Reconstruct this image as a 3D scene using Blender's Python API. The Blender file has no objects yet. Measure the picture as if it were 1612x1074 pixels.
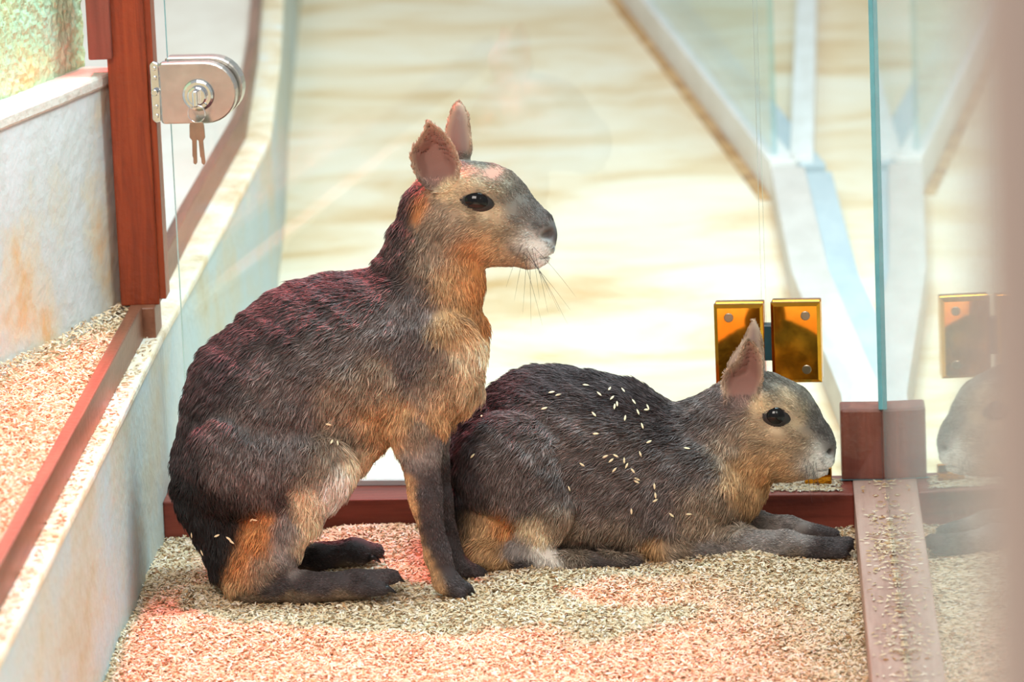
import bpy, math, random
import numpy as np
from mathutils import Matrix, Vector
random.seed(4); RNG = np.random.default_rng(11)
scene = bpy.context.scene
COL = scene.collection

# ------------------------------------------------------------ camera
F, CU, CV = 8161.0, 806.0, 537.0            # focal length and centre in pixels of the 1612 x 1074 frame
def nrm(a):
    a = np.asarray(a, float); return a / np.linalg.norm(a)
Yc = nrm((344, -1787, F)); Zc = -nrm((1524, 37563, F)); Zc = nrm(Zc - Yc * (Zc @ Yc)); Xc = np.cross(Yc, Zc)
RW = np.array([Xc, Yc, Zc])
CAM = -RW @ (np.array([0, (900 - CV) / F, 1]) * 6.376)
cd = bpy.data.cameras.new('camera'); cam = bpy.data.objects.new('camera', cd); COL.objects.link(cam)
mw = np.eye(4); mw[:3, 0] = RW[:, 0]; mw[:3, 1] = -RW[:, 1]; mw[:3, 2] = -RW[:, 2]; mw[:3, 3] = CAM
cam.matrix_world = Matrix(mw.tolist())
cd.sensor_width = 36; cd.lens = F / 1612 * 36; cd.clip_start = 0.05; cd.clip_end = 100
cd.dof.use_dof = True; cd.dof.focus_distance = 6.33; cd.dof.aperture_fstop = 6.3
scene.camera = cam

# ------------------------------------------------------------ light
scene.view_settings.view_transform = 'Standard'; scene.view_settings.look = 'None'
scene.view_settings.gamma = 1.0; scene.view_settings.use_curve_mapping = False
scene.view_settings.exposure = 0.0
scene.cycles.use_denoising = True
scene.cycles.transparent_max_bounces = 24
world = bpy.data.worlds.new('room_light'); scene.world = world; world.use_nodes = True
world.node_tree.nodes['Background'].inputs[0].default_value = (0.93, 0.96, 1.0, 1)
world.node_tree.nodes['Background'].inputs[1].default_value = 0.5
def area(name, loc, target, size, power, col, sy=None):
    l = bpy.data.lights.new(name, 'AREA'); l.energy = power; l.color = col; l.size = size
    if sy: l.shape = 'RECTANGLE'; l.size_y = sy
    o = bpy.data.objects.new(name, l); COL.objects.link(o); o.location = loc
    o.rotation_euler = (Vector(target) - Vector(loc)).to_track_quat('-Z', 'Y').to_euler(); return o
area('ceiling_light_pen_offscreen', (0.86, 0.28, 3.0), (0.05, -0.05, 0), 1.15, 148, (0.64, 0.91, 1.0))
area('ceiling_light_corridor_offscreen', (-0.1, 3.6, 3.2), (-0.1, 3.2, 0), 2.4, 60, (1.0, 0.97, 0.92), 4.5)
area('visitor_fill_light_offscreen', (-0.6, -3.4, 3.0), (0, 0, 0.2), 1.6, 122, (1.0, 0.91, 0.82))  # unseen warm fill light, added to brighten the pen from the front
hl = bpy.data.lights.new('heat_lamp_offscreen', 'SPOT'); hl.energy = 520; hl.color = (1.0, 0.10, 0.11); hl.spot_size = math.radians(41); hl.spot_blend = 0.55
hl.shadow_soft_size = 0.07
ho = bpy.data.objects.new('heat_lamp_offscreen', hl); COL.objects.link(ho); ho.location = (-0.54, 0.58, 1.9)
ho.rotation_euler = (Vector((-0.40, -0.36, 0.1)) - Vector(ho.location)).to_track_quat('-Z', 'Y').to_euler()

# ------------------------------------------------------------ pixel helpers
def ray(u, v): return RW @ np.array([(u - CU) / F, (v - CV) / F, 1.0])
def onz(u, v, z=0.0): d = ray(u, v); return CAM + d * ((z - CAM[2]) / d[2])
def ony(u, v, y): d = ray(u, v); return CAM + d * ((y - CAM[1]) / d[1])
DN, DO = np.array([0.085, 1.0, 0.0]), 0.288                       # plane of the glass door
def ondoor(u, v, off=0.0): d = ray(u, v); return CAM + d * ((DO + off - CAM @ DN) / (d @ DN))
def project(P):
    q = (P - CAM) @ RW; return CU + F * q[..., 0] / q[..., 2], CV + F * q[..., 1] / q[..., 2]

# ------------------------------------------------------------ object helpers
def tag(o, label=None, cat=None, group=None, kind=None):
    if label: o['label'] = label
    if cat: o['category'] = cat
    if group: o['group'] = group
    if kind: o['kind'] = kind
    return o
def link(name, me, mat=None, parent=None, smooth=False):
    o = bpy.data.objects.new(name, me); COL.objects.link(o)
    if mat: me.materials.append(mat)
    if parent: o.parent = parent
    if smooth: me.polygons.foreach_set('use_smooth', np.ones(len(me.polygons), bool))
    return o
def empty(name, loc=(0, 0, 0)):
    o = bpy.data.objects.new(name, None); COL.objects.link(o); o.location = loc; o.empty_display_size = 0.05
    bpy.context.view_layer.update(); return o
def mesh(name, verts, faces, mat=None, parent=None, smooth=False):
    me = bpy.data.meshes.new(name); me.from_pydata([tuple(map(float, v)) for v in verts], [], faces); me.update()
    o = link(name, me, mat, parent, smooth)
    if parent: o.matrix_parent_inverse = parent.matrix_world.inverted()
    return o
def bevel(o, w=0.002, seg=2):
    m = o.modifiers.new('bevel', 'BEVEL'); m.width = w; m.segments = seg; m.limit_method = 'ANGLE'; return o
def prism(name, poly, z0, z1, mat, parent=None, bev=0.002):
    """vertical prism over a plan polygon (counter-clockwise)"""
    n = len(poly)
    V = [(x, y, z0) for x, y in poly] + [(x, y, z1) for x, y in poly]
    Fc = [tuple(range(n))[::-1], tuple(range(n, 2 * n))] + [(i, (i + 1) % n, n + (i + 1) % n, n + i) for i in range(n)]
    o = mesh(name, V, Fc, mat, parent)
    if bev: bevel(o, bev)
    return o
def box(name, lo, hi, mat, parent=None, bev=0.002):
    return prism(name, [(lo[0], lo[1]), (hi[0], lo[1]), (hi[0], hi[1]), (lo[0], hi[1])], lo[2], hi[2], mat, parent, bev)
def strip(name, pts, w, z0, z1, mat, parent=None, bev=0.002, side=1):
    """bar of width w along a plan polyline, lying to its right (side=1) or left (-1)"""
    pts = [np.array(p, float) for p in pts]; off = []
    for i, p in enumerate(pts):
        t = nrm(pts[min(i + 1, len(pts) - 1)] - pts[max(i - 1, 0)])
        off.append(p + side * w * np.array([t[1], -t[0]]))
    n = len(pts); V = []
    for a, b in zip(pts, off): V += [(*a, z0), (*b, z0), (*b, z1), (*a, z1)]
    Fc = [(0, 1, 2, 3), tuple(4 * (n - 1) + k for k in (3, 2, 1, 0))]
    for i in range(n - 1):
        for k in range(4): Fc.append((4 * i + k, 4 * i + 4 + k, 4 * i + 4 + (k + 1) % 4, 4 * i + (k + 1) % 4))
    o = mesh(name, V, Fc, mat, parent)
    import bmesh
    bm = bmesh.new(); bm.from_mesh(o.data); bmesh.ops.recalc_face_normals(bm, faces=bm.faces); bm.to_mesh(o.data); bm.free()
    if bev: bevel(o, bev)
    return o
def onbasis(name, o, ax, ay, az, outline, d0, d1, mat, parent=None, bev=0.001):
    """outline in (ax, ay) metres around o, extruded along az from d0 to d1"""
    n = len(outline); V = [o + ax * x + ay * y + az * d for d in (d0, d1) for x, y in outline]
    Fc = [tuple(range(n))[::-1], tuple(range(n, 2 * n))] + [(i, (i + 1) % n, n + (i + 1) % n, n + i) for i in range(n)]
    ob = mesh(name, V, Fc, mat, parent)
    if bev: bevel(ob, bev)
    return ob
def circ(r, n=24, cx=0, cy=0, a0=0, a1=2 * math.pi):
    e = 0 if abs(a1 - a0 - 2 * math.pi) > 1e-6 else 1
    return [(cx + r * math.cos(a0 + (a1 - a0) * i / (n - 1 + e)), cy + r * math.sin(a0 + (a1 - a0) * i / (n - 1 + e))) for i in range(n)]
def tube(name, pts, r, mat, parent=None, n=8, closed=False):
    pts = [np.array(p, float) for p in pts]; m = len(pts); V = []; Fc = []
    for i, p in enumerate(pts):
        t = nrm(pts[(i + 1) % m if closed else min(i + 1, m - 1)] - pts[(i - 1) % m if closed else max(i - 1, 0)])
        a = nrm(np.cross(t, (0.31, 0.2, 0.93) if abs(t[2]) < .9 else (1, 0.1, 0))); b = np.cross(t, a)
        V += [p + r * (a * math.cos(2 * math.pi * k / n) + b * math.sin(2 * math.pi * k / n)) for k in range(n)]
    for i in range(m if closed else m - 1):
        j = (i + 1) % m
        Fc += [(i * n + k, i * n + (k + 1) % n, j * n + (k + 1) % n, j * n + k) for k in range(n)]
    if not closed: Fc += [tuple(range(n))[::-1], tuple(range((m - 1) * n, m * n))]
    return mesh(name, V, Fc, mat, parent, True)

# ------------------------------------------------------------ materials
def lin(c): return tuple((x / 255 / 12.92 if x / 255 <= .04045 else ((x / 255 + .055) / 1.055) ** 2.4) for x in c)
def newmat(name):
    m = bpy.data.materials.new(name); m.use_nodes = True; nt = m.node_tree; return m, nt, nt.nodes['Principled BSDF']
def noise_mat(name, cols, scale=(6, 6, 6), detail=6, rough=0.7, bump=0.0, bscale=60, metal=0, spec=0.4, lo=.3, hi=.7, dist=0.0):
    """colours (sRGB) ramped over an object-space noise"""
    m, nt, b = newmat(name); N = nt.nodes; L = nt.links
    tc = N.new('ShaderNodeTexCoord'); mp = N.new('ShaderNodeMapping'); mp.inputs['Scale'].default_value = scale
    no = N.new('ShaderNodeTexNoise'); no.inputs['Scale'].default_value = 1; no.inputs['Detail'].default_value = detail; no.inputs['Roughness'].default_value = .62
    no.inputs['Distortion'].default_value = dist
    cr = N.new('ShaderNodeValToRGB'); E_ = cr.color_ramp.elements
    for i, c in enumerate(cols):
        pos = lo + (hi - lo) * i / max(1, len(cols) - 1)
        e = E_[i] if i < 2 else E_.new(pos); e.position = pos; e.color = (*lin(c), 1)
    L.new(tc.outputs['Object'], mp.inputs[0]); L.new(mp.outputs[0], no.inputs['Vector']); L.new(no.outputs[0], cr.inputs[0]); L.new(cr.outputs[0], b.inputs['Base Color'])
    b.inputs['Roughness'].default_value = rough; b.inputs['Metallic'].default_value = metal; b.inputs['Specular IOR Level'].default_value = spec
    if bump:
        n2 = N.new('ShaderNodeTexNoise'); n2.inputs['Scale'].default_value = bscale; n2.inputs['Detail'].default_value = 5
        bp = N.new('ShaderNodeBump'); bp.inputs['Strength'].default_value = bump; bp.inputs['Distance'].default_value = .01
        L.new(tc.outputs['Object'], n2.inputs['Vector']); L.new(n2.outputs[0], bp.inputs['Height']); L.new(bp.outputs[0], b.inputs['Normal'])
    return m
def plain(name, c, rough=.5, metal=0, spec=.5):
    return noise_mat(name, [tuple(x * .94 for x in c), tuple(min(255, x * 1.05) for x in c)], (30, 30, 30), 3, rough, metal=metal, spec=spec)
def glass_mat(name, tint, haze=0.0):
    m, nt, b = newmat(name); N = nt.nodes; L = nt.links; N.remove(b)
    out = [n for n in N if n.type == 'OUTPUT_MATERIAL'][0]
    g = N.new('ShaderNodeNewGeometry'); dt = N.new('ShaderNodeVectorMath'); dt.operation = 'DOT_PRODUCT'
    L.new(g.outputs['Normal'], dt.inputs[0]); L.new(g.outputs['Incoming'], dt.inputs[1])
    def mt(op, a, bb=None):
        n = N.new('ShaderNodeMath'); n.operation = op
        for i, x in enumerate((a, bb)):
            if x is None: continue
            if isinstance(x, (int, float)): n.inputs[i].default_value = x
            else: L.new(x, n.inputs[i])
        return n.outputs[0]
    c = mt('ABSOLUTE', dt.outputs['Value']); s = mt('POWER', mt('SUBTRACT', 1.0, c), 5.0)
    fr = mt('ADD', mt('MULTIPLY', s, 0.94), 0.035)                      # Schlick reflectance of a clear pane
    tr = N.new('ShaderNodeBsdfTransparent'); tr.inputs[0].default_value = (*tint, 1)
    gl = N.new('ShaderNodeBsdfGlossy'); gl.inputs['Roughness'].default_value = 0.015; gl.inputs[0].default_value = (.93, .97, .97, 1)
    mx = N.new('ShaderNodeMixShader'); L.new(fr, mx.inputs[0]); L.new(tr.outputs[0], mx.inputs[1]); L.new(gl.outputs[0], mx.inputs[2]); L.new(mx.outputs[0], out.inputs[0])
    if haze:                                                            # pale diffuse colour mixed in to haze the pane's reflections
        df = N.new('ShaderNodeBsdfDiffuse'); df.inputs[0].default_value = (.74, .78, .78, 1); m2_ = N.new('ShaderNodeMixShader'); m2_.inputs[0].default_value = haze
        L.new(mx.outputs[0], m2_.inputs[1]); L.new(df.outputs[0], m2_.inputs[2]); L.new(m2_.outputs[0], out.inputs[0])
    return m
def attr_mat(name, rough=.6, spec=.3, gain=1.0, sheen=0):
    m, nt, b = newmat(name); N = nt.nodes; L = nt.links
    a = N.new('ShaderNodeAttribute'); a.attribute_name = 'Col'
    mx = N.new('ShaderNodeVectorMath'); mx.operation = 'SCALE'; mx.inputs['Scale'].default_value = gain
    L.new(a.outputs['Color'], mx.inputs[0]); L.new(mx.outputs[0], b.inputs['Base Color'])
    b.inputs['Roughness'].default_value = rough; b.inputs['Specular IOR Level'].default_value = spec
    return m
M_FLOOR = noise_mat('corridor_floor', [(206, 168, 116), (226, 202, 164), (236, 222, 196), (240, 232, 214)], (2.2, 3.2, 1), 10, .75, lo=.3, hi=.64, dist=.6)
M_BASE = noise_mat('husk_bed', [(150, 118, 80), (196, 170, 130), (214, 194, 158)], (60, 60, 60), 5, .9)
M_WALL = noise_mat('limewashed_wall', [(182, 168, 134), (190, 188, 172), (180, 194, 194), (196, 200, 192)], (7, 3, 5), 6, .8, .25, 60)
M_LEDGE = noise_mat('ledge_render', [(206, 180, 140), (228, 214, 188), (222, 226, 224)], (14, 10, 14), 6, .85, .5, 80)
M_PLAS = noise_mat('painted_plaster', [(210, 164, 112), (206, 192, 168), (196, 196, 190), (206, 206, 204)], (6, 6, 5), 7, .75, .25, 50, lo=.32, hi=.62)
M_STUC = noise_mat('rough_stucco', [(184, 194, 122), (198, 206, 150), (178, 206, 168), (192, 212, 186)], (5, 5, 5), 6, .9, 1.0, 55)
M_CAP = noise_mat('cap_render', [(204, 192, 178), (220, 212, 200)], (20, 20, 20), 5, .8, .4, 60)
M_MAHO = noise_mat('mahogany', [(92, 34, 14), (134, 54, 22), (156, 72, 32)], (70, 70, 5), 6, .38, .15, 90, lo=.25, hi=.75, dist=.6)
M_MAHD = noise_mat('dark_mahogany', [(100, 50, 40), (132, 70, 56)], (60, 60, 5), 6, .45, .1, 90)
M_RAIL = noise_mat('red_brown_rail', [(100, 40, 30), (132, 58, 44), (150, 74, 58)], (4, 70, 70), 6, .42, .12, 80, lo=.25, hi=.75)
M_RAILY = noise_mat('worn_rail', [(158, 120, 106), (186, 150, 136), (198, 168, 154)], (60, 4, 60), 6, .5, .12, 80, lo=.25, hi=.75)
M_BOARD = noise_mat('brown_board', [(96, 58, 40), (122, 76, 54), (134, 90, 66)], (60, 4, 60), 6, .42, .12, 80)
M_LAV = noise_mat('pale_rail', [(194, 188, 182), (212, 207, 202)], (20, 6, 20), 5, .6)
M_BLUE = noise_mat('blue_grey_strip', [(168, 188, 198), (190, 206, 212)], (20, 6, 20), 5, .5)
M_WHITE = noise_mat('white_kerb', [(222, 220, 216), (240, 240, 240)], (20, 6, 20), 5, .6)
M_BEDB = noise_mat('pale_board', [(202, 190, 178), (216, 208, 198)], (8, 3, 8), 5, .7)
M_POST = noise_mat('pink_beige_paint', [(234, 202, 184), (240, 212, 196)], (6, 6, 3), 4, .6)
M_GLASS = glass_mat('clear_glass', (.985, .992, .982)); M_GLASSD = glass_mat('hazed_glass', (.95, .985, .98), .22); M_GLASSB = glass_mat('tinted_glass', (.80, .93, .95))  # the side pane's reflection haze is a pale diffuse mix
M_EDGE = plain('glass_edge', (104, 168, 178), .15)
M_STEEL = plain('brushed_steel', (196, 194, 188), .26, 1); M_CHROME = plain('chrome', (224, 226, 228), .09, 1)
M_BRASS = plain('polished_brass', (214, 148, 44), .07, 1); M_TEAL = plain('teal_gasket', (20, 58, 66), .4); M_KEY = plain('nickel_key', (156, 146, 128), .3, 1)

# ------------------------------------------------------------ the setting
tag(box('floor', (-4, -7.5, -.1), (4, 12, -.016), M_FLOOR, bev=0), 'pale cream corridor floor strewn with husks', kind='structure')
WT = .245
near = [(-.456, .335), (-.456, -.5), (-.456, -1.8)]; far = [(-.456, .335), (-.447, 1.0), (-.442, 1.75), (-.49, 2.5), (-.548, 3.25), (-.66, 4.9), (-.85, 7.5)]
wl = tag(strip('wall_left', near[::-1], .034, -.05, WT - .012, M_WALL, side=-1), 'low limewashed wall beside the husk pen', kind='structure')
strip('ledge', [(x + .004, y) for x, y in near[::-1]], .05, WT - .014, WT, M_LEDGE, wl, .004, side=-1)
wf = tag(strip('wall_far_left', far, .034, -.05, WT - .012, M_WALL, side=-1), 'low pale wall bending away beyond the glass door', kind='structure')
strip('ledge', [(x + .004, y) for x, y in far], .05, WT - .014, WT, M_LEDGE, wf, .004, side=-1)
tag(strip('trim_1', [(-.478, -1.8), (-.474, .29)], .016, .2, .287, M_BOARD, side=-1), 'brown wooden board along the ledge holding in the raised husk bed', kind='structure')
tag(strip('trim_2', [(-.478, .36)] + [(x - .034, y) for x, y in far[1:]], .016, .2, .287, M_BOARD, side=-1), 'brown board on the ledge beyond the glass door', kind='structure')
tag(box('trim_6', (-.492, .29, .2), (-.458, .36, .285), M_BOARD), 'brown wooden block under the mahogany post', kind='structure')
tag(prism('floor_raised_bed', [(-1.3, -1.8), (-.49, -1.8), (-.487, .36), (-1.3, .36)], .1, .268, M_BASE, bev=0), 'raised bed base under husks', kind='structure')
tag(prism('floor_far_bed', [(-2.2, .36), (-.49, .36), (-.48, 1.75), (-.59, 3.25), (-.9, 7.5), (-2.2, 7.5)], .1, .272, M_BEDB, bev=0), 'pale raised shelf beyond the glass door', kind='structure')
# curved plaster wall at the left, its cap and the rough stucco above
def curved(name, base, z0, z1, th, mat, parent=None, sub=10):
    pts = []
    P = [np.array(p, float) for p in base]
    for i in range(len(P) - 1):
        a, b, c, d = P[max(i - 1, 0)], P[i], P[i + 1], P[min(i + 2, len(P) - 1)]
        for k in range(sub):
            t = k / sub; pts.append(.5 * (2 * b + (c - a) * t + (2 * a - 5 * b + 4 * c - d) * t * t + (3 * b - a - 3 * c + d) * t ** 3))
    pts.append(P[-1]); return strip(name, pts, th, z0, z1, mat, parent, 0.004, side=-1), pts
cb = [(-.86, -.9), (-.70, -.35), (-.615, -.02), (-.56, .16), (-.497, .37)]
wc, cpts = curved('wall_curved', cb, .2, .572, .06, M_PLAS); tag(wc, 'curved painted plaster wall behind the raised husk bed', kind='structure')
cp, _ = curved('cap', [(x + .004, y) for x, y in cb], .566, .584, .066, M_CAP, wc)
ws, _ = curved('wall_upper', [(x - .045, y + .02) for x, y in cb], .57, .86, .06, M_STUC, None, 3); tag(ws, 'rough yellow green stucco wall above the plaster cap', kind='structure')
bpy.context.view_layer.update()
# rough stucco relief
sd = ws.modifiers.new('sub', 'SUBSURF'); sd.subdivision_type = 'SIMPLE'; sd.levels = sd.render_levels = 6
tx = bpy.data.textures.new('stucco_relief', 'CLOUDS'); tx.noise_scale = .012; tx.noise_depth = 3
dm = ws.modifiers.new('relief', 'DISPLACE'); dm.texture = tx; dm.strength = .009; dm.texture_coords = 'GLOBAL'
ws.modifiers.remove(ws.modifiers['bevel'])

# rails of the pen
ry = lambda x: .213 - .07 * x
tag(prism('trim_3', [(-.456, ry(-.456)), (.425, ry(.425)), (.425, ry(.425) + .10), (-.456, ry(-.456) + .10)], -.03, .040, M_RAIL), 'low red brown wooden rail under the glass door', kind='structure')
tag(prism('trim_4', [(.425, -4.6), (.495, -4.6), (.495, .31), (.425, .31)], -.03, .0415, M_RAILY), 'worn pinkish wooden rail under the side glass', kind='structure')
tag(prism('trim_5', [(.4115, .252), (.466, .247), (.466, .297), (.4115, .302)], .041, .133, M_MAHD, bev=.003), 'short red brown corner block standing on the rail', kind='structure')
# partition rails and branch kerbs beyond the door
S1 = [(.425, .32), (.42, .75), (.362, 1.6), (.337, 2.47)]
tag(strip('kerb_pale', S1, .058, -.03, .04, M_LAV, side=1), 'pale rail running back from the corner block', kind='structure')
tag(strip('kerb_side_strip', [(x + .058, y) for x, y in S1], .045, -.03, .03, M_BLUE, side=1), 'blue grey strip beside the pale rail', kind='structure')  # low blue grey strip set along the rail
A = [(.337, 2.47), (.247, 3.17), (.07, 4.5), (-.33, 7.5)]
tag(strip('kerb_branch', A, .045, -.03, .05, M_WHITE, side=1), 'white kerb slanting away across the corridor', kind='structure')
tag(strip('kerb_branch_strip', [(x + .05, y + .01) for x, y in A], .045, -.03, .04, M_BLUE, side=1), 'light blue strip behind the white slanting kerb', kind='structure')  # same blue grey colour, in a strip along the kerb
STRIPE = noise_mat('brown_floor_stripe', [(150, 104, 56), (188, 146, 94), (214, 180, 134)], (14, 14, 14), 6, .9)  # mottled brown for the thin strip at the kerb's foot
tag(strip('floor_stripe', A, .02, -.02, -.012, STRIPE, side=-1, bev=0), 'brown stripe along the slanting kerb', 'stripe', kind='stuff')
B = [(.41, 2.5), (.45, 4.6), (.5, 7.5)]
tag(strip('kerb_straight', B, .04, -.03, .05, M_WHITE, side=-1), 'white kerb running straight back from the junction', kind='structure')

# ------------------------------------------------------------ glass
def pane(name, lo, hi, z0, z1, th, parent, mat=None):
    a, b = np.array(lo, float), np.array(hi, float); n = nrm((-(b - a)[1], (b - a)[0])) * th / 2
    P = [a - n, b - n, b + n, a + n]
    V = [(*p, z0) for p in P] + [(*p, z1) for p in P]
    Fc = [(0, 1, 5, 4), (2, 3, 7, 6), (1, 2, 6, 5), (3, 0, 4, 7), (4, 5, 6, 7), (3, 2, 1, 0)]
    o = mesh(name, V, Fc, mat or M_GLASS, parent); o.data.materials.append(M_EDGE)
    for i in (2, 3, 4, 5): o.data.polygons[i].material_index = 1
    return o
gy = lambda x: DO - .085 * x
door = tag(empty('glass_door', (-.05, gy(-.05), .044)), 'frameless clear glass door with a steel lock behind the seated animal', 'door')
pane('pane', (-.428, gy(-.428)), (.3165, gy(.3165)), .044, 1.15, .008, door)
strip('bottom_seal', [(-.428, gy(-.428) - .005), (.3165, gy(.3165) - .005)], .010, .0405, .047, M_WHITE, door, 0, side=-1)
fp = tag(pane('glass_screen', (.3215, gy(.3215)), (.4635, gy(.4635)), .042, 1.15, .008, None), 'narrow fixed glass panel between the brass hinge and the corner block', 'glass panel')
sg = tag(pane('glass_partition', (.470, -4.6), (.470, .262), .0415, 1.15, .009, None, M_GLASSD), 'side glass panel standing on the worn wooden rail', 'glass panel')
ag = tag(pane('glass_partition', (.345, 2.53), (-.31, 7.5), .04, 2.0, .01, None, M_GLASSB), 'tinted glass panel standing on the white slanting kerb', 'glass panel')

ag.data.materials[1] = M_GLASSB
box('corner_seal', (.4600, .2420, .134), (.4655, .2560, 1.15), M_EDGE, sg, .001)
# mahogany post with dark batten
pb0, pb1 = ondoor(190, 470, -.02), ondoor(265, 468, -.02)
post = tag(empty('wooden_post', (pb0[0], pb0[1], .287)), 'mahogany door post standing on the brown board', 'post')
px0, px1, py0 = pb0[0], pb1[0], pb0[1]
box('shaft', (px0, py0 - .002, .284), (px1 - .012, py0 + .06, 1.17), M_MAHO, post, .002)
box('stop_strip', (px1 - .0135, py0 + .006, .29), (px1 - .004, py0 + .05, 1.17), M_MAHO, post, .001)
bt = ondoor(183, 93, -.03)
box('batten', (px0 - .022, py0 - .014, bt[2]), (px0 + .008, py0 + .03, 1.17), M_MAHD, post, .002)

# lock on the door
ax, ay, az = nrm(np.array([1, -.085, 0])), np.array([0, 0, 1.0]), -nrm(DN)      # right, up, towards the pen
L0 = ondoor(258, 192, -.006)
LW, LH = .099, .079
out = [(0.003, 0), (LW - .04, 0)] + circ(.0395, 16, LW - .0395, .0395, -math.pi / 2, math.pi / 2) + [(0.003, LH), (0, LH - .003), (0, .003)]
lk = onbasis('lock', L0, ax, ay, az, out, 0, .018, M_STEEL, door, .003)
onbasis('back_plate', L0, ax, ay, az, [(x * 1.0 + .004, y + .003) for x, y in out], -.030, -.006, M_STEEL, lk, .002)
lc = L0 + ax * .050 + ay * .037
onbasis('bezel', lc, ax, ay, az, circ(.0205, 28), .016, .023, M_CHROME, lk, .004)
onbasis('cylinder', lc, ax, ay, az, circ(.0125, 24), .022, .031, M_CHROME, lk, .002)
onbasis('key_bow', lc, ax, ay, az, [(-.0035, -.012), (.0035, -.012), (.0035, .009), (-.0035, .009)], .03, .044, M_CHROME, lk, .002)
kp = lc + az * .036 - ay * .012
keys = tag(empty('key_ring', tuple(kp)), 'two small nickel keys hanging on a ring from the lock', 'keys')
tube('ring', [kp - ay * .009 + (ax * math.cos(t) + ay * math.sin(t)) * .011 for t in np.linspace(0, 2 * math.pi, 24)[:-1]], .0008, M_CHROME, keys, 6, True)
key_out = [(-.006, -.004), (-.0045, 0), (.0045, 0), (.006, -.004), (.006, -.020), (.003, -.024), (.003, -.052), (.001, -.055), (-.002, -.053), (-.002, -.046), (-.003, -.044), (-.003, -.024), (-.006, -.020)]
for i, (dx, a) in enumerate(((-.0035, -.03), (.0035, .05))):
    ca, sa = math.cos(a), math.sin(a)
    onbasis('key', kp - ay * .019 + ax * dx, ax * ca + ay * sa, ay * ca - ax * sa, az, key_out[::-1], .001 + .003 * i, .003 + .003 * i, M_KEY, keys, .0004)
st = tag(empty('strike_plate', tuple(ondoor(250, 195, -.01))), 'chrome strike plate screwed to the mahogany post beside the lock', 'strike plate')
s0 = ondoor(241, 193, -.012)
onbasis('plate', s0, ax, ay, az, [(0, .004), (.004, 0), (.011, .002), (.012, .04), (.011, .076), (.004, .079), (0, .075)], -.004, .003, M_CHROME, st, .001)
for h in (.009, .021, .04, .058, .070):
    onbasis('screw', s0 + ax * .006 + ay * h, ax, ay, az, circ(.0028 if h != .04 else .0045, 12), .002, .0055 if h != .04 else .012, M_CHROME, st, .0008)

# brass hinge
h0 = ondoor(1128, 603, -.006)
hg = tag(empty('glass_door_hinge', tuple(h0)), 'polished brass two plate hinge joining the glass door and fixed panel', 'hinge')
def hplate(u0, u1, v0, v1):
    a, b = ondoor(u0, v1, -.006), ondoor(u1, v1, -.006); t = ondoor(u0, v0, -.006)
    w, h = np.linalg.norm(b - a), t[2] - a[2]; c = .0045
    V = [a + ax * x + ay * y + az * d for d, i in ((0, 0), (.006, 0), (.010, c)) for x, y in ((i, i), (w - i, i), (w - i, h - i), (i, h - i))]
    Fc = [(3, 2, 1, 0), (8, 9, 10, 11)] + [(k + i, k + (i + 1) % 4, k + 4 + (i + 1) % 4, k + 4 + i) for k in (0, 4) for i in range(4)]
    p = mesh('plate', V, Fc, M_BRASS, hg)
    for fy in (.17, .84):
        fx = .30 if u0 < 1200 else .70
        s = a + ax * w * fx + ay * h * fy
        sc = onbasis('screw', s, ax, ay, az, circ(.006, 18), .009, .0112, M_KEY, p, .0008)
    onbasis('rear_plate', a, ax, ay, az, [(0, 0), (w, 0), (w, h), (0, h)], -.022, -.008, M_BRASS, p, .002)
hplate(1128, 1206, 478, 603); hplate(1217, 1295, 475, 601)
k0 = ondoor(1198, 567, -.006); k1 = ondoor(1222, 510, -.006)
onbasis('knuckle', k0, ax, ay, az, [(0, 0), (k1[0] - k0[0], 0), (k1[0] - k0[0], k1[2] - k0[2]), (0, k1[2] - k0[2])], -.012, .006, M_TEAL, hg, .002)
f0 = ondoor(1268, 756, -.01)
bf = tag(empty('floor_bracket', (f0[0], f0[1], .04)), 'small brass bracket holding the fixed glass on the rail', 'bracket')
onbasis('foot', np.array([f0[0], f0[1], .0395]), ax, ay, az, [(0, 0), (.034, 0), (.034, .012), (0, .012)], 0, .012, M_BRASS, bf, .001)
onbasis('clip', np.array([f0[0], f0[1], .0395]), ax, ay, az, [(.020, .009), (.034, .009), (.034, .022), (.020, .022)], .001, .008, M_BRASS, bf, .001)

# out-of-focus post at the visitors' side
fq = CAM + ray(1536, 500) * 1.55; fx, fy_ = fq[0], fq[1]
fpst = tag(empty('visitor_post', (fx + .05, fy_, -.016)), 'pink beige painted post standing before the side glass', 'post')
prism('shaft', [(fx + .05 + .05 * math.cos(t), fy_ + .05 * math.sin(t)) for t in np.linspace(0, 2 * math.pi, 25)[:-1]], .03, 2.1, M_POST, fpst, 0)
prism('base', [(fx + .05 + .07 * math.cos(t), fy_ + .07 * math.sin(t)) for t in np.linspace(0, 2 * math.pi, 25)[:-1]], -.017, .031, M_POST, fpst, .004)

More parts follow.
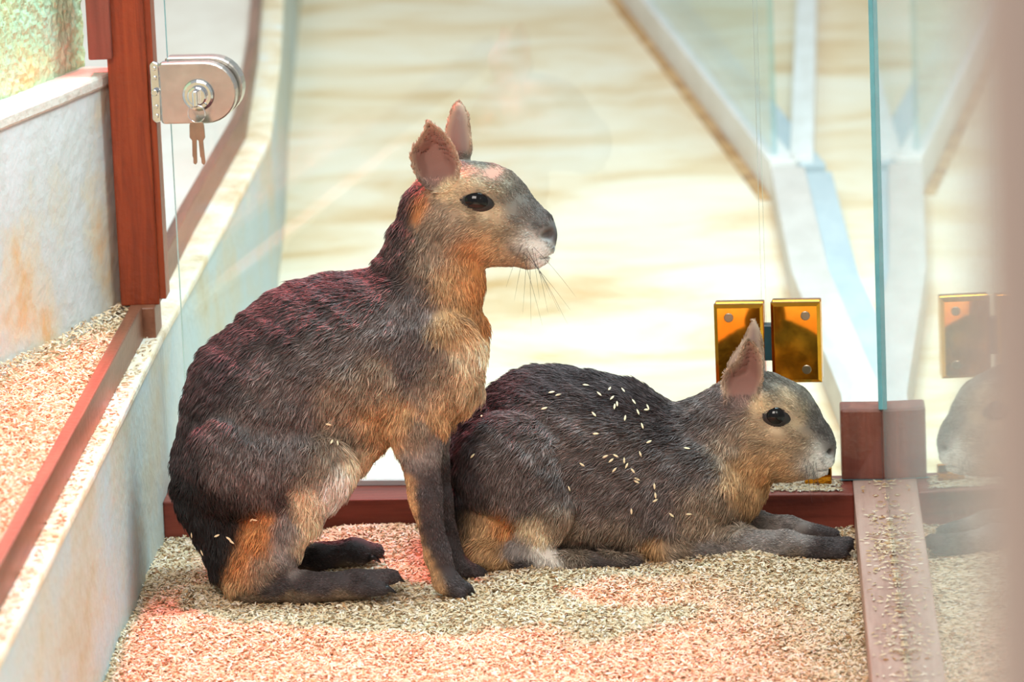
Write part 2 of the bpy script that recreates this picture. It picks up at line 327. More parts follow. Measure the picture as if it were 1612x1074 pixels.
# ------------------------------------------------------------ animals: smooth solid -> mesh -> fur
def snoise(P, freq, seed):
    r = np.random.default_rng(seed); s = np.zeros(len(P))
    for _ in range(7):
        k = r.normal(size=3); k = k / np.linalg.norm(k) * freq * r.uniform(.6, 1.6); s += np.sin(P @ k + r.uniform(0, 6.28))
    return s / 2.6
class Solid:
    def __init__(S, ys, lo, hi, h=.0026):
        S.ys, S.h = ys, h; S.lo = np.array(lo, float); n = np.ceil((np.array(hi) - S.lo) / h).astype(int) + 1; S.n = n
        S.ax = [(S.lo[i] + h * np.arange(n[i])).astype(np.float32) for i in range(3)]; S.D = np.full(n, .06, np.float32); S.ears = []
    def P(S, u, v, w): return ony(u, v, S.ys - w / 1280.)
    def sub(S, lo, hi):
        a = np.clip(np.floor((lo - S.lo) / S.h).astype(int), 0, S.n - 1); b = np.clip(np.ceil((hi - S.lo) / S.h).astype(int) + 1, 1, S.n)
        sl = tuple(slice(a[i], b[i]) for i in range(3))
        return sl, [S.ax[i][sl[i]].reshape([-1 if j == i else 1 for j in range(3)]) for i in range(3)]
    def blend(S, sl, d, k, carve=False):
        a = S.D[sl]
        if carve:
            d = -d; h = np.maximum(k - np.abs(a - d), 0) / k; S.D[sl] = np.maximum(a, d) + h * h * k / 4
        else:
            h = np.maximum(k - np.abs(a - d), 0) / k; S.D[sl] = np.minimum(a, d) - h * h * k / 4
    def cone(S, p, q, ky=1., k=30, carve=False, both=False):
        a, b = S.P(*p[:3]), S.P(*q[:3]); S._cone(a, b, p[3] / 1280., q[3] / 1280., ky, k / 1280., carve)
        if both:
            a[1] = 2 * S.ys - a[1]; b[1] = 2 * S.ys - b[1]; S._cone(a, b, p[3] / 1280., q[3] / 1280., ky, k / 1280., carve)
    def _cone(S, a, b, ra, rb, ky, k, carve):
        r = max(ra, rb) + .03; sl, (x, y, z) = S.sub(np.minimum(a, b) - r, np.maximum(a, b) + r)
        ab = b - a; l2 = ab[0] ** 2 + ab[2] ** 2 + 1e-9
        t = np.clip(((x - a[0]) * ab[0] + (z - a[2]) * ab[2]) / l2, 0, 1)
        d = np.sqrt((x - a[0] - t * ab[0]) ** 2 + (z - a[2] - t * ab[2]) ** 2 + ((y - a[1] - t * ab[1]) / ky) ** 2) - (ra + (rb - ra) * t)
        S.blend(sl, (d * (ky if ky < 1 else 1) ** .5).astype(np.float32), k, carve)
    def ear(S, poly, w0, depth, th=4.5, k=8):
        poly = np.array(poly, float)
        for _ in range(2): nx = np.roll(poly, -1, 0); poly = np.stack([.78 * poly + .22 * nx, .22 * poly + .78 * nx], 1).reshape(-1, 2)
        S.ears.append((np.array(poly, float), w0, depth)); poly = np.array(poly, float); Q = np.array([S.P(u, v, w0) for u, v in poly])
        lo, hi = Q.min(0) - .04, Q.max(0) + .04; sl, (x, y, z) = S.sub(lo, hi)
        X, Y, Z = np.broadcast_arrays(x, y, z); G = np.stack([X, Y, Z], -1).astype(float); u, v = project(G)
        d = np.full(u.shape, 1e9); inside = np.zeros(u.shape, bool); n = len(poly)
        for i in range(n):
            a, b = poly[i], poly[(i + 1) % n]; e = b - a
            t = np.clip(((u - a[0]) * e[0] + (v - a[1]) * e[1]) / (e @ e), 0, 1)
            d = np.minimum(d, np.hypot(u - a[0] - t * e[0], v - a[1] - t * e[1]))
            cr = ((a[1] > v) != (b[1] > v)) & (u < e[0] * (v - a[1]) / (e[1] + 1e-9) + a[0]); inside ^= cr
        s = np.where(inside, -d, d); W = (S.ys - Y) * 1280.
        wc = w0 - depth * np.clip(-s / 26., 0, 1) ** .7
        slab = np.abs(W - wc) - th
        dd = np.maximum(s + 2.5, slab) + np.minimum(0, 0)
        S.blend(sl, (dd / 1280.).astype(np.float32), k / 1280.)
    def build(S):
        D = S.D.copy(); z = S.ax[2].reshape(1, 1, -1); D = np.maximum(D, -(z + .014)); S.Df = D
        s = D < 0; n = S.n; cx = [slice(0, -1), slice(1, None)]
        cnt = np.zeros(n - 1, np.int8); acc = np.zeros((*(n - 1), 3), np.float32); ne = np.zeros(n - 1, np.int8)
        for a in range(2):
            for b in range(2):
                for c in range(2): cnt += s[cx[a], cx[b], cx[c]]
        act = (cnt > 0) & (cnt < 8); I = np.argwhere(act); V = np.zeros((len(I), 3)); E_ = np.zeros(len(I))
        cor = np.array([(a, b, c) for a in range(2) for b in range(2) for c in range(2)])
        val = np.stack([D[I[:, 0] + a, I[:, 1] + b, I[:, 2] + c] for a, b, c in cor], 1)
        for i in range(8):
            for j in range(i + 1, 8):
                if np.abs(cor[i] - cor[j]).sum() != 1: continue
                m = (val[:, i] < 0) != (val[:, j] < 0); t = val[:, i] / np.where(m, val[:, i] - val[:, j], 1)
                V[m] += cor[i] + t[m, None] * (cor[j] - cor[i]); E_ += m
        V = S.lo + S.h * (I + V / E_[:, None]); idx = np.full(n - 1, -1); idx[act] = np.arange(len(I)); Q = []
        for axd in range(3):
            o = [k for k in range(3) if k != axd]
            f = [slice(None)] * 3; g = [slice(None)] * 3; f[axd] = slice(0, -1); g[axd] = slice(1, None)
            e = np.argwhere(s[tuple(f)] != s[tuple(g)]); e = e[(e[:, o[0]] > 0) & (e[:, o[1]] > 0) & (e[:, o[0]] < n[o[0]] - 1) & (e[:, o[1]] < n[o[1]] - 1)]
            def at(d0, d1): q = e.copy(); q[:, o[0]] -= d0; q[:, o[1]] -= d1; return idx[q[:, 0], q[:, 1], q[:, 2]]
            q = np.stack([at(1, 1), at(0, 1), at(0, 0), at(1, 0)], 1)
            flip = s[tuple(f)][tuple(e.T)]
            if axd == 1: flip = ~flip
            q[~flip] = q[~flip][:, ::-1]; Q.append(q)
        Q = np.concatenate(Q)
        for _ in range(3):                                             # light smoothing
            A_ = np.zeros_like(V); c = np.zeros(len(V))
            for i in range(4):
                np.add.at(A_, Q[:, i], V[Q[:, (i + 1) % 4]]); np.add.at(c, Q[:, i], 1); np.add.at(A_, Q[:, i], V[Q[:, (i - 1) % 4]]); np.add.at(c, Q[:, i], 1)
            V = .5 * V + .5 * A_ / np.maximum(c, 1)[:, None]
        S.V, S.Q = V, Q
        d1 = V[Q[:, 2]] - V[Q[:, 0]]; d2 = V[Q[:, 3]] - V[Q[:, 1]]; fn = np.cross(d1, d2); S.farea = .5 * np.linalg.norm(fn, axis=1)
        N = np.zeros_like(V)
        for i in range(4): np.add.at(N, Q[:, i], fn)
        S.N = N / (np.linalg.norm(N, axis=1)[:, None] + 1e-12)
    def value(S, p):
        i = np.clip(np.round((p - S.lo) / S.h).astype(int), 0, S.n - 1); return S.Df[tuple(i)]
    def hit(S, u, v):
        d = nrm(ray(u, v)); t = 5.6
        while t < 7.4:
            p = CAM + d * t
            if np.all(p > S.lo) and np.all(p < S.lo + S.h * (S.n - 1)) and S.value(p) < 0: return p
            t += .001
        return None

PAL = {k: np.array(lin(c)) for k, c in dict(
    back=(100, 90, 87), dark=(62, 54, 55), black=(22, 20, 20), flank=(142, 124, 106), tawny=(186, 148, 106), orange=(190, 128, 76), cream=(226, 202, 168), white=(222, 214, 204),
    foot=(66, 58, 58), sole=(120, 100, 80), nose=(100, 96, 94), cheek=(160, 136, 108), ear=(138, 114, 106), inner=(138, 102, 92), brow=(216, 190, 152), muzzle=(226, 224, 218),
    pad=(60, 50, 50), leg=(128, 120, 116), mask=(110, 106, 98), rim=(176, 150, 128)).items()}
def field(S, P, T, sig):
    """interpolate colour, fur flow and fur length from control points given on the near flank"""
    G = P.copy(); G[:, 1] = S.ys - np.abs(P[:, 1] - S.ys); u, v = project(G)
    u = u + 7 * snoise(P, 95, 3); v = v + 7 * snoise(P, 95, 5)
    W = 0; col = np.zeros((len(P), 3)); flow = np.zeros((len(P), 2)); ln = np.zeros(len(P))
    for (cu, cv, cn, fx_, fy2, l, r) in T:
        d2 = ((u - cu) ** 2 + (v - cv) ** 2) / (sig * r) ** 2; w = np.exp(-d2) + 1e-4 / (1 + d2) ** 2
        W = W + w; col += w[:, None] * PAL[cn]; fl = math.hypot(fx_, fy2) + 1e-6; flow += w[:, None] * np.array([fx_ / fl, fy2 / fl]); ln += w * l
    col, flow, ln = col / W[:, None], flow / W[:, None], ln / W
    u0, v0 = project(P); wv = (S.ys - P[:, 1]) * 1280
    for poly, w0, depth in S.ears:                                     # ears: pale rim, bare brown hollow
        d = np.full(len(P), 1e9); ins = np.zeros(len(P), bool); n = len(poly)
        for i in range(n):
            a, b = poly[i], poly[(i + 1) % n]; e = b - a
            t = np.clip(((u0 - a[0]) * e[0] + (v0 - a[1]) * e[1]) / (e @ e), 0, 1); d = np.minimum(d, np.hypot(u0 - a[0] - t * e[0], v0 - a[1] - t * e[1]))
            ins ^= ((a[1] > v0) != (b[1] > v0)) & (u0 < e[0] * (v0 - a[1]) / (e[1] + 1e-9) + a[0])
        vb = poly[:, 1].max(); vt = poly[:, 1].min(); low = np.clip((v0 - (vb - .28 * (vb - vt))) / (.15 * (vb - vt)), 0, 1)
        m = ins & (np.abs(wv - w0 + depth / 2) < abs(depth) / 2 + 14)
        k = np.clip((d - 3) / 11, 0, 1); e = PAL['rim'] * (1 - k)[:, None] + (PAL['inner'] if depth > 0 else PAL['ear']) * k[:, None]
        q = (m * (1 - low))[:, None]; col = col * (1 - q) + e * q; ln = np.where(m & (low < .5), np.where(d < 5, 3.2, 1.6), ln)
    return col, flow, ln
M_SKIN = attr_mat('animal_skin', .8, .15, 1.0); M_FUR = attr_mat('animal_fur', .5, .35, 1.0)
M_EYE = plain('wet_dark_eye', (12, 8, 7), .05, 0, .35); M_CLAW = plain('dark_claw', (34, 30, 32), .35); M_LID = plain('dark_eyelid', (30, 24, 22), .5)
def setcol(me, arr, dom='POINT'):
    a = me.attributes.new('Col', 'FLOAT_COLOR', dom); c = np.ones((len(arr), 4), np.float32); c[:, :3] = arr; a.data.foreach_set('color', c.ravel())
def hairs(name, root, X, rad, col, mat):
    n, k = X.shape[:2]; cu = bpy.data.hair_curves.new(name); cu.add_curves([k] * n)
    cu.attributes['position'].data.foreach_set('vector', X.astype(np.float32).ravel())
    r = cu.attributes.get('radius') or cu.attributes.new('radius', 'FLOAT', 'POINT'); r.data.foreach_set('value', np.asarray(rad, np.float32).ravel())
    setcol(cu, col.reshape(-1, 3)); cu.materials.append(mat)
    o = bpy.data.objects.new(name, cu); COL.objects.link(o); o.parent = root; o.matrix_parent_inverse = root.matrix_world.inverted(); return o
def finish(S, root, T, sig, nh, seed):
    S.build(); r = np.random.default_rng(seed)
    me = bpy.data.meshes.new('body'); me.from_pydata(S.V.tolist(), [], S.Q.tolist()); me.update()
    col, _, _ = field(S, S.V, T, sig); setcol(me, col); o = link('body', me, M_SKIN, root, True); o.matrix_parent_inverse = root.matrix_world.inverted()
    # fur
    near = S.V[S.Q[:, 0], 1] < S.ys + .03
    _, _, lf = field(S, S.V[S.Q[:, 0]], T, sig); wgt = S.farea * np.where(near, 1., .5) * np.clip(11 / lf, .8, 2.6); pick = r.choice(len(S.Q), nh, p=wgt / wgt.sum()); q = S.Q[pick]
    a, b = r.random((2, nh, 1)); P = (1 - a) * (1 - b) * S.V[q[:, 0]] + a * (1 - b) * S.V[q[:, 1]] + a * b * S.V[q[:, 2]] + (1 - a) * b * S.V[q[:, 3]]
    N = S.N[q].mean(1); N /= np.linalg.norm(N, axis=1)[:, None]
    ok = P[:, 2] > -.012; P, N = P[ok], N[ok]; nh = len(P)
    col, fl, ln = field(S, P, T, sig)
    D = np.stack([fl[:, 0], np.zeros(nh), -fl[:, 1]], 1); D[:, 1] += .25 * snoise(P, 240, 8); D[:, 0] += .22 * snoise(P, 300, 9); D[:, 2] += .2 * snoise(P, 300, 10) 
    D += r.normal(size=(nh, 3)) * .16
    D -= N * np.sum(D * N, 1)[:, None]; D /= np.linalg.norm(D, axis=1)[:, None] + 1e-9
    L = np.where(ln < 1.9, ln, np.maximum(ln * 1.05, 4.6)) * .001 * r.uniform(.65, 1.25, nh); lift = (r.uniform(.2, .55, nh) + .2 * snoise(P, 200, 12))
    X = np.zeros((nh, 4, 3))
    for i, t in enumerate((0, .33, .67, 1)):
        X[:, i] = P + L[:, None] * (D * t * (.75 + .25 * t) + N * (lift * (t * (1.35 - .75 * t)))[:, None]) - N * .0008
    lum = col.mean(1); gz = np.clip(1 - lum / .35, .15, 1) * r.uniform(.3, 1.0, nh)           # agouti banding, strong on dark coats
    tone = np.exp(r.normal(0, .30, nh))[:, None] * (1 + .13 * snoise(P, 120, 21) + .12 * snoise(P, 420, 22))[:, None]
    band = np.stack([1 - .35 * gz, 1 - .1 * gz, 1 + 1.5 * gz * (r.random(nh) < .42), 1 - .5 * gz], 1)
    C_ = np.clip(col[:, None, :] * tone[:, None, :] * band[:, :, None], 0.002, .95)
    rad = np.tile(np.array([.00036, .00038, .00030, .00008]), (nh, 1)) * np.clip(L / .012, .8, 1.25)[:, None]
    hairs('fur', root, X, rad, C_, M_FUR)
def ellipsoid(name, c, A_, mat, parent, nu=20, nv=12):
    """A_: 3 axis vectors (rows)"""
    V = [c + A_[0] * math.cos(p) * math.cos(t) + A_[1] * math.sin(p) + A_[2] * math.cos(p) * math.sin(t) for p in np.linspace(-math.pi / 2, math.pi / 2, nv) for t in np.linspace(0, 2 * math.pi, nu, endpoint=False)]
    Fc = [(i * nu + j, i * nu + (j + 1) % nu, (i + 1) * nu + (j + 1) % nu, (i + 1) * nu + j) for i in range(nv - 1) for j in range(nu)]
    o = mesh(name, V, Fc, mat, parent, True); return o
CR = RW[:, 0]; CUP = -RW[:, 1]; CF = RW[:, 2]
def eye(S, root, u, v, w, h, ang):
    p = S.hit(u, v)
    ca, sa = math.cos(ang), math.sin(ang); a = CR * ca - CUP * sa; b = CUP * ca + CR * sa
    c = p + CF * .0028
    def almond(name, o, sx, sy, dz, mat):
        nu, nv = 20, 15; V = []; 
        for t in np.linspace(-math.pi / 2, math.pi / 2, nv):
            x = math.sin(t); q = max(math.cos(t), 0) ** 1.35
            V += [o + a * x * sx + b * (q * sy * math.cos(g) - .12 * sy * x * x) + CF * q * dz * math.sin(g) for g in np.linspace(0, 2 * math.pi, nu, endpoint=False)]
        Fc = [(i * nu + j, i * nu + (j + 1) % nu, (i + 1) * nu + (j + 1) % nu, (i + 1) * nu + j) for i in range(nv - 1) for j in range(nu)]
        return mesh(name, V, Fc, mat, root, True)
    almond('eyelid', c + CF * .0005, (w / 2 + 7) / 1280, (h / 2 + 4.5) / 1280, .0068, M_LID)
    almond('eye', c, (w / 2) / 1280, (h / 2 + 1) / 1280, .0088, M_EYE)
def claw(S, root, u0, v0, u1, v1, w, r=5):
    a, b = S.P(u0, v0, w), S.P(u1, v1, w); m = (a + b) / 2 + np.array([0, 0, .0025]); n = 7; V = []; Fc = []
    for i, (p, rr) in enumerate(((a, r), (m, r * .75), (b, .8))):
        t = nrm(b - a); s = nrm(np.cross(t, (0, 0, 1))); q = np.cross(s, t)
        V += [p + (s * math.cos(2 * math.pi * k / n) * .8 + q * math.sin(2 * math.pi * k / n)) * rr / 1280 for k in range(n)]
    for i in range(2): Fc += [(i * n + k, i * n + (k + 1) % n, (i + 1) * n + (k + 1) % n, (i + 1) * n + k) for k in range(n)]
    Fc += [tuple(range(n))[::-1], tuple(range(2 * n, 3 * n))]
    mesh('claw', V, Fc, M_CLAW, root, True)
def whiskers(S, root, specs, seed):
    r = np.random.default_rng(seed); X = []
    for (u, v, du, dv, bend) in specs:
        p = S.hit(u, v)
        if p is None: continue
        X.append([p + (CR * du * t - CUP * dv * t - CUP * bend * t * t - CF * 12 * t) / 1280 for t in (0, .33, .67, 1)])
    X = np.array(X); rad = np.tile([.00026, .00022, .00015, .00006], (len(X), 1)); hairs('whiskers', root, X, rad, np.tile(np.array([.05, .04, .04]), (len(X), 4, 1)), M_FUR)

# ---- seated animal
S1m = Solid(-.03, (-.47, -.16, -.02), (.09, .10, .63))
m1 = tag(empty('mara', (-.25, -.03, 0)), 'mara sitting upright on its haunches with head raised and one dark forefoot planted', 'mara')
c = S1m.cone
c((388, 742, 0, 114), (430, 640, 0, 124), .88, 50); c((430, 640, 0, 124), (500, 572, 0, 116), .84, 50); c((500, 572, 0, 116), (585, 550, 0, 106), .80, 50)
c((585, 550, 0, 106), (662, 562, 0, 90), .76, 50); c((540, 630, 0, 92), (470, 720, 0, 92), .8, 40)
c((672, 500, 0, 80), (682, 420, 0, 68), .72, 45); c((682, 420, 0, 68), (694, 345, 0, 60), .72, 40)
c((690, 560, 0, 62), (702, 606, 0, 46), .8, 30)
c((716, 312, 0, 58), (765, 330, 0, 62), .68, 30); c((765, 330, 0, 62), (815, 362, 0, 46), .60, 30); c((815, 362, 0, 46), (846, 368, 0, 27), .70, 25); c((848, 360, 0, 22), (858, 372, 0, 15), 1.1, 10)
c((786, 372, 0, 38), (838, 397, 0, 18), .62, 20); c((728, 352, 20, 48), (772, 364, 20, 40), .7, 25, both=True); c((742, 290, 34, 17), (778, 300, 28, 14), 1, 20, both=True)
c((826, 385, 14, 24), (850, 388, 9, 17), .9, 14, both=True); c((844, 401, 0, 17), (832, 402, 0, 18), 1.0, 14)
c((872, 400, 0, 2.6), (838, 405, 0, 2), 8, 4, carve=True); c((864, 369, 15, 7), (856, 371, 20, 4), 1, 5, carve=True, both=True)
# hind legs
c((385, 728, 86, 88), (505, 736, 98, 50), .62, 9, both=True); c((540, 596, 70, 68), (602, 606, 64, 44), .6, 9, both=True)
c((348, 790, 40, 62), (372, 885, 70, 44), .8, 30, both=True); c((490, 748, 80, 46), (420, 880, 92, 40), .75, 22, both=True)
c((420, 880, 92, 40), (390, 915, 98, 30), .8, 20)
c((388, 924, 98, 24), (480, 926, 100, 23), 1.1, 18); c((480, 926, 100, 23), (565, 920, 100, 21), 1.2, 14); c((565, 918, 100, 20), (618, 908, 94, 11), 1.0, 12); c((560, 926, 114, 15), (602, 928, 118, 9), 1, 10); c((560, 916, 84, 14), (612, 905, 78, 9), 1, 10)
c((410, 850, -92, 38), (420, 885, -98, 26), .8, 20); c((420, 884, -100, 22), (500, 880, -102, 22), 1.1, 18); c((500, 878, -102, 23), (560, 870, -102, 21), 1.1, 14); c((560, 868, -102, 20), (592, 868, -98, 12), 1, 12)
# forelegs
c((692, 555, 54, 66), (655, 668, 66, 40), .58, 14); c((655, 668, 62, 38), (670, 785, 72, 23), .8, 18); c((670, 785, 72, 23), (688, 872, 78, 18), .9, 14); c((688, 872, 78, 18), (702, 915, 80, 19), 1, 12)
c((702, 915, 80, 18), (728, 928, 80, 12), 1.2, 10); c((704, 922, 92, 11), (722, 936, 96, 8), 1, 8); c((706, 915, 66, 11), (736, 926, 62, 8), 1, 8)
c((692, 555, -50, 62), (668, 668, -40, 38), .55, 24); c((668, 668, -40, 36), (688, 785, -32, 22), .8, 18); c((688, 785, -32, 22), (705, 865, -28, 18), .9, 14); c((705, 865, -28, 18), (722, 890, -26, 17), 1, 12); c((722, 893, -26, 14), (756, 902, -26, 9), 1.2, 10)
S1m.ear([(668, 184), (684, 193), (704, 208), (720, 232), (730, 262), (722, 290), (700, 308), (676, 304), (656, 288), (643, 258), (643, 234), (656, 219), (664, 208)], 54, 46)
S1m.ear([(719, 155), (731, 161), (741, 182), (747, 238), (740, 262), (716, 262), (698, 232), (699, 200), (708, 170)], -30, -16)
T1 = [  # u, v, colour, fur flow, length mm, reach
 (760, 265, 'mask', -1, -.6, 5, 1), (800, 295, 'mask', -1, -.7, 4, 1), (835, 325, 'nose', -1, -.8, 3, .8), (862, 350, 'nose', -1, -.5, 2, .5), (856, 368, 'pad', -1, 0, 1.2, .35), (866, 372, 'pad', -1, 0, 1.2, .3),
 (836, 380, 'muzzle', -1, .3, 3, .6), (850, 402, 'muzzle', -1, .4, 3, .5), (815, 372, 'cheek', -1, .2, 4, .7), (826, 412, 'cheek', -1, .3, 3, .3), (806, 408, 'cheek', -1, .4, 5, .6),
 (775, 290, 'brow', -1, -.2, 4, .45), (745, 288, 'brow', -1, -.2, 4, .45), (720, 308, 'brow', -1, .2, 4, .4), (762, 340, 'cream', -1, .1, 4, .28), (785, 326, 'brow', -1, .1, 4, .3), (735, 334, 'cream', -1, .2, 4, .22), (795, 345, 'cheek', -1, .1, 4, .7), (745, 345, 'cheek', -1, .3, 6, 1), (770, 385, 'tawny', -.8, .6, 7, .8), (735, 395, 'orange', -.5, 1, 9, .8), (705, 350, 'flank', -.6, .8, 8, .8),
 (690, 250, 'ear', 0, -1, 3, .7), (690, 265, 'inner', .3, -1, 3, .5), (665, 215, 'ear', 0, -1, 3, .7), (722, 200, 'ear', 0, -1, 3, .9), (655, 270, 'ear', 0, -1, 3, .6), (716, 282, 'brow', 0, -1, 5, .35),
 (635, 320, 'dark', -.3, 1, 14, .7), (625, 380, 'dark', -.4, 1, 15, .9), (670, 330, 'orange', -.3, 1, 8, .4), (680, 400, 'flank', -.2, 1, 13, .9), (715, 440, 'tawny', 0, 1, 14, .8), (745, 450, 'orange', .1, 1, 13, .6), (750, 500, 'orange', .1, 1, 14, .7), (720, 510, 'tawny', 0, 1, 14, .8), (745, 560, 'cream', 0, 1, 15, .7), (715, 620, 'tawny', 0, 1, 18, .8), (740, 610, 'cream', -.1, 1, 20, .6), (660, 480, 'back', -.2, 1, 14, .9),
 (590, 430, 'dark', -1, .3, 13, 1), (520, 460, 'dark', -1, .5, 13, 1.1), (420, 510, 'dark', -1, .8, 13, 1.2), (340, 590, 'dark', -.7, 1, 13, 1.2), (290, 690, 'dark', -.2, 1, 14, 1), (520, 540, 'back', -.8, .6, 15, 1.2), (430, 600, 'back', -.7, 1, 14, 1.2), (600, 500, 'back', -.6, .8, 14, 1), (660, 560, 'back', -.3, 1, 14, .9), (690, 600, 'flank', -.2, 1, 14, .7),
 (580, 590, 'flank', -.4, 1, 16, .9), (600, 650, 'tawny', -.3, 1, 18, .7), (540, 660, 'flank', -.4, 1, 17, 1), (460, 680, 'back', -.3, 1, 15, 1.1), (370, 700, 'back', -.3, 1, 14, 1.2), (500, 720, 'flank', -.2, 1, 16, .8), (400, 760, 'back', -.1, 1, 14, .9),
 (285, 770, 'black', 0, 1, 14, 1.1), (310, 850, 'black', .1, 1, 14, 1.2), (345, 800, 'black', 0, 1, 14, 1.0), (335, 890, 'black', .2, 1, 12, .9), (295, 720, 'dark', 0, 1, 14, .7), (440, 790, 'dark', 0, 1, 14, .6),
 (378, 885, 'orange', -.2, 1, 14, .6), (402, 840, 'orange', -.2, 1, 14, .6), (355, 920, 'tawny', -.2, 1, 10, .5), (410, 895, 'flank', 0, 1, 10, .5), (445, 840, 'leg', 0, 1, 10, .5), (450, 890, 'leg', .2, 1, 8, .5),
 (480, 790, 'cream', 0, 1, 18, .6), (520, 770, 'white', 0, 1, 20, .7), (470, 850, 'cream', 0, 1, 12, .4), (570, 730, 'cream', 0, 1, 18, .7), (610, 690, 'tawny', 0, 1, 16, .6),
 (430, 925, 'foot', 1, .2, 5, .6), (500, 918, 'foot', 1, .1, 4, .7), (560, 915, 'foot', 1, .2, 3, .7), (610, 915, 'foot', 1, .3, 2, .7), (350, 940, 'sole', 1, .1, 4, .3),
 (645, 690, 'flank', 0, 1, 9, .6), (665, 720, 'leg', 0, 1, 7, .6), (685, 760, 'foot', 0, 1, 5, .5), (685, 830, 'foot', 0, 1, 5, .6), (700, 890, 'foot', .1, 1, 4, .6), (720, 925, 'foot', 1, .6, 3, .7)]
T1 += [(x, 949, 'sole', 1, .1, 3, .26) for x in range(380, 600, 18)] + [(u, v, 'tawny', 0, 1, 5, .27) for u, v in ((634, 735), (642, 760), (648, 785), (653, 810), (659, 835), (665, 860), (671, 885), (679, 908), (688, 926))]
T1 += [(u, v, 'foot', .1, 1, 5, .42) for u, v in ((674, 740), (682, 765), (686, 795), (690, 825), (696, 855), (704, 885), (716, 910))]
finish(S1m, m1, T1, 34, 210000, 1)
eye(S1m, m1, 750, 315, 46, 29, .14)
for a_ in ((612, 908, 638, 917, 94), (598, 926, 624, 934, 118), (607, 904, 632, 912, 78)): claw(S1m, m1, *a_, 7)
for a_ in ((586, 868, 606, 880, -98), (580, 876, 600, 886, -88)): claw(S1m, m1, *a_, 7)
for a_ in ((724, 928, 744, 940, 80), (718, 934, 734, 944, 96), (732, 925, 749, 935, 62)): claw(S1m, m1, *a_, 5)
whiskers(S1m, m1, [(822 + 4 * i % 22, 385 + (i * 7) % 22, -25 + 9 * i, 55 + (i * 13) % 40, 12) for i in range(12)], 3)

# ---- lying animal
S2m = Solid(.095, (-.125, -.04, -.02), (.45, .225, .36))
m2 = tag(empty('mara', (.1, .095, 0)), 'mara lying down with forelegs stretched along the husks and husks on its back', 'mara')
c = S2m.cone
c((778, 745, 0, 96), (860, 705, 0, 116), .84, 50); c((860, 705, 0, 116), (955, 718, 0, 110), .82, 50); c((955, 718, 0, 110), (1045, 762, 0, 96), .80, 50); c((1045, 762, 0, 96), (1110, 775, 0, 82), .78, 50)
c((800, 790, 0, 84), (1060, 800, 0, 78), 1.1, 40); c((730, 800, 0, 60), (800, 800, 0, 80), 1.1, 40)
c((1090, 738, 0, 76), (1146, 678, 0, 60), .76, 45); c((1146, 678, 0, 60), (1188, 648, 0, 54), .76, 40); c((1150, 760, 0, 52), (1175, 720, 0, 50), .8, 30)
c((1186, 645, 0, 54), (1222, 672, 0, 68), .70, 30); c((1222, 672, 0, 68), (1266, 702, 0, 44), .64, 30); c((1266, 702, 0, 44), (1290, 706, 0, 20), .85, 22); c((1294, 702, 0, 17), (1300, 712, 0, 11), 1.1, 8); c((1246, 718, 0, 34), (1286, 735, 0, 16), .7, 20)
c((1200, 700, 20, 46), (1235, 708, 20, 38), .7, 25, both=True); c((1212, 630, 34, 16), (1246, 640, 30, 13), 1, 20, both=True); c((1274, 722, 14, 21), (1292, 724, 9, 15), .9, 14, both=True)
c((1312, 734, 0, 2.6), (1280, 738, 0, 2), 8, 4, carve=True); c((1304, 711, 13, 6), (1297, 713, 17, 4), 1, 5, carve=True, both=True)
c((804, 736, 88, 88), (852, 800, 102, 50), .6, 8, both=True); c((735, 805, 45, 58), (745, 858, 75, 38), .8, 28, both=True); c((850, 800, 88, 44), (842, 862, 98, 30), .7, 16, both=True)
c((760, 870, 100, 24), (860, 884, 104, 17), 1, 14, both=True); c((860, 884, 100, 15), (1000, 884, 92, 12), 1.1, 12, both=True)
c((1088, 775, 56, 74), (1060, 852, 72, 36), .6, 14, both=True)
c((1056, 862, 66, 27), (1160, 856, 68, 25), .9, 16); c((1160, 856, 68, 25), (1238, 856, 66, 20), .9, 14); c((1238, 856, 66, 20), (1292, 864, 66, 16), 1, 12); c((1292, 864, 66, 16), (1330, 860, 64, 12), 1.1, 10); c((1295, 868, 78, 11), (1326, 870, 80, 8), 1, 8); c((1295, 860, 54, 11), (1334, 853, 50, 8), 1, 8)
c((1090, 835, -50, 34), (1180, 828, -50, 24), .9, 16); c((1180, 828, -50, 24), (1240, 830, -48, 17), .9, 14); c((1240, 830, -48, 17), (1310, 844, -44, 12), 1, 10)
S2m.ear([(1174, 530), (1190, 537), (1202, 558), (1206, 590), (1198, 625), (1182, 648), (1158, 652), (1141, 632), (1133, 602), (1137, 584), (1156, 570), (1164, 550)], 50, 44)
S2m.ear([(1187, 497), (1197, 512), (1205, 550), (1208, 600), (1180, 610), (1146, 596), (1140, 578), (1152, 556), (1170, 532), (1177, 510)], -28, -14)
